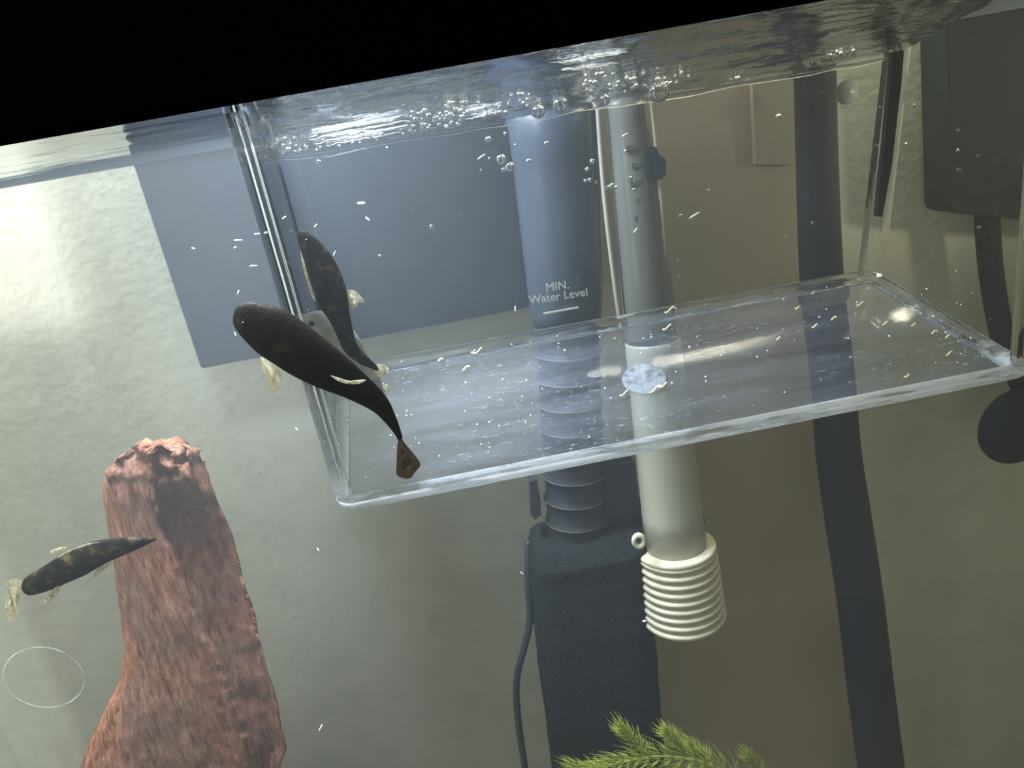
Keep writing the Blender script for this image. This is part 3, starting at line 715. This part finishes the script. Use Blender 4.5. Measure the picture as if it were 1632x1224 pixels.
def onwater(px, py):
    d = ray(px, py); den = d.dot(WN)
    t = (wBL - CAM).dot(WN) / den if abs(den) > 1e-4 else 1e9
    y = (CAM + d * t).y if 0 < t < .6 else YB - TH - .004
    return max(YF + .012, min(y, YB - TH - .003)) - .0012
def froth(n, x0, x1, yfun, spread, rr, label, group, v0=.8, v1=.97):
    for _ in range(n):
        x = random.uniform(x0, x1); y = yfun(x) + random.uniform(-spread, spread)
        bubble(x, y, onwater(x, y) - random.random() * .002, random.uniform(*rr), label, group)
wl = lambda x: 250 - .166 * (x - 436)
froth(26, 428, 492, lambda x: wl(x) - 14, 14, (2, 4.5), 'froth bubble in the left corner of the clear box', 'froth in the left corner')
froth(58, 655, 745, lambda x: wl(x) - 20, 20, (2.2, 4.6), 'froth bubble in the square patch on the waterline', 'froth in the square patch')
froth(24, 760, 850, lambda x: wl(x) - 22, 14, (2, 4), 'froth bubble right of the square froth patch', 'froth beside the square patch')
froth(36, 925, 1035, lambda x: wl(x) - 30, 20, (2, 4.5), 'froth bubble on the waterline above the grey heater', 'froth above the heater')
froth(16, 1040, 1100, lambda x: wl(x) - 18, 7, (2, 4), 'froth bubble beside the biggest bubble', 'froth beside the biggest bubble')
froth(9, 1165, 1190, lambda x: wl(x) - 7, 6, (2.5, 5), 'froth bubble in the small clump above the brown board', 'froth above the board')
froth(30, 1282, 1362, lambda x: wl(x) - 8 - (x - 1282) * .08, 6, (2, 4.8), 'froth bubble above the dark pipe', 'froth above the pipe')
froth(18, 495, 655, lambda x: wl(x) - 4, 6, (1.6, 4), 'bubble strung along the waterline left of the froth patch', 'bubbles along the waterline')
bubble(1050, 147, onwater(1050, 147) - .003, 18, 'largest round bubble on the waterline', None)
bubble(893, 168, onwater(893, 168) - .003, 13, 'domed bubble on the waterline left of the heater', None)
bubble(963, 160, onwater(963, 160) - .003, 9, 'middling bubble on the waterline beside the heater', None)
bubble(858, 178, onwater(858, 178) - .003, 12, 'domed bubble on the waterline above the filter housing', None)
bubble(54, 236, .15, 6, 'lone bubble under the rim at the far left', None)

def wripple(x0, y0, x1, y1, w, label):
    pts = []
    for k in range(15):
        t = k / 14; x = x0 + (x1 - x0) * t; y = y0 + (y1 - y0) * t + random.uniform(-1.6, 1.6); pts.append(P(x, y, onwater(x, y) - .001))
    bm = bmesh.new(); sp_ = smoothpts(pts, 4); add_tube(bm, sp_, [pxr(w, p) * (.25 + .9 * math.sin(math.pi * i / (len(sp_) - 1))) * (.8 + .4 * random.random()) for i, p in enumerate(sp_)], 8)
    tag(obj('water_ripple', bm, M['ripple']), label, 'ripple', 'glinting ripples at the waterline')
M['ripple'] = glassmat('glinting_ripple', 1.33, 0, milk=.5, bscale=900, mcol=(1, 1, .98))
for k, (x0, y0, x1, y1, w_) in enumerate([(498, 212, 640, 184, 1.8), (492, 222, 655, 192, 1.3), (500, 229, 650, 201, 1.2), (520, 232, 640, 211, 1.0), (735, 180, 800, 164, 1.6), (740, 190, 800, 178, 1.1), (890, 100, 1000, 82, 2.2), (895, 112, 985, 99, 2.4)]):
    wripple(x0, y0, x1, y1, w_, 'long white glint on the rippled water in the clear box')
# ------------------------------------------------------------------ flecks in the water and crumbs on the box floor
def stick(name, px, py, ln, ang, Y, w, m, label, cat, group):
    c = P(px, py, Y); L2 = pxr(ln / 2, c); d = (_r * math.cos(ang) + _u * math.sin(ang)); bm = bmesh.new()
    add_tube(bm, [c - d * L2, c - d * L2 * .6, c, c + d * L2 * .6, c + d * L2], [pxr(w * .4, c), pxr(w, c), pxr(w, c), pxr(w, c), pxr(w * .4, c)], 6)
    tag(obj(name, bm, m), label, cat, group)
fl = [(380, 383, 14, 0, 1.2), (375, 395, 4, 1, 1.8), (410, 373, 10, 0, 1.4), (424, 371, 6, .2, 1.5), (404, 424, 13, .05, 1.1), (453, 347, 8, .6, 1.3), (503, 360, 8, .9, 1.2), (586, 349, 9, -.7, 1.5), (533, 404, 9, 1.2, 1), (576, 324, 13, 0, 2.2), (767, 250, 15, .6, 1.2), (1107, 343, 20, .55, 1.3), (1013, 367, 10, .9, 1.2), (996, 215, 11, .5, 1.1), (380, 466, 7, 1.4, 1.3), (375, 533, 8, -1.2, 1), (821, 492, 9, 1.5, 1), (518, 486, 8, 1.2, 1), (511, 1160, 12, 1.1, 1.1), (507, 876, 7, -1, 1), (473, 684, 6, -.8, 1), (308, 396, 6, -.3, 1.3), (832, 914, 7, -.8, .9), (1027, 990, 6, 0, 1.8)]
for x, y, ln, a_, w_ in fl: stick('floating_fleck', x, y, ln, a_, .03 + random.random() * .003 if x < 480 else .10, w_, M['speck'], 'tiny pale fleck drifting in the water', 'fleck', 'pale flecks drifting in the water')
random.seed(5)
for k in range(130):
    x = 560 + 1020 * random.random() ** 1.25; y0 = 560 - .17 * (x - 560); y1 = 780 - .19 * (x - 560); f = random.random() ** 1.4
    p = onfloor(x, y0 + 20 + (y1 - y0 - 30) * f); r = pxr(random.uniform(.7, 1.9), p); bm = bmesh.new()
    bmesh.ops.create_icosphere(bm, subdivisions=1, radius=r, matrix=Matrix.Translation(p)); tag(obj('white_speck', bm, M['speck']), 'tiny white speck lying on the clear box floor', 'speck', 'white specks on the box floor')
cr = [(1067, 496, 9), (1063, 524, 8), (1045, 622, 12), (1055, 617, 9), (995, 629, 8), (1370, 487, 6), (1329, 509, 5), (1298, 522, 5), (1240, 542, 4), (1270, 493, 4), (1410, 518, 5), (1455, 520, 4), (1489, 531, 5), (1510, 538, 5), (744, 588, 7), (760, 562, 10), (703, 575, 5), (1444, 602, 5), (1512, 566, 6)]
for k, (x, y, s) in enumerate(cr):
    random.seed(k + 40); a0 = random.uniform(0, 3); pts = []
    for q in range(7):
        an = a0 + (q - 3) * random.uniform(.25, .5); pts.append(onfloor(x + s * .9 * (q - 3) / 3 * math.cos(.4), y - s * .35 * (q - 3) / 3 + s * .25 * math.cos((q - 3) * .9 + a0), .0007))
    bm = bmesh.new(); r = pxr(1.5, pts[3]); add_tube(bm, smoothpts(pts, 3), r, 6)
    tag(obj('food_crumb', bm, M['crumb']), 'yellowish curled food crumb on the clear box floor', 'crumb', 'food crumbs on the box floor')

# ------------------------------------------------------------------ haze in the water
HAZE = 0.45
if HAZE:
    mt, nt, out = mat('cloudy_water'); v = nd(nt, 'ShaderNodeVolumeScatter', Density=HAZE, Anisotropy=.1); v.inputs[0].default_value = (.86, .93, 1, 1)
    nt.links.new(v.outputs[0], out.inputs['Volume'])
    o = obj('tank_water', box_bm((XL + .0005, .0006, ZB + .02), (XR - .0005, YG - .0006, -.0035)), mt, None, False)
    tag(o, 'slightly cloudy water filling the tank', 'water', kind='stuff')
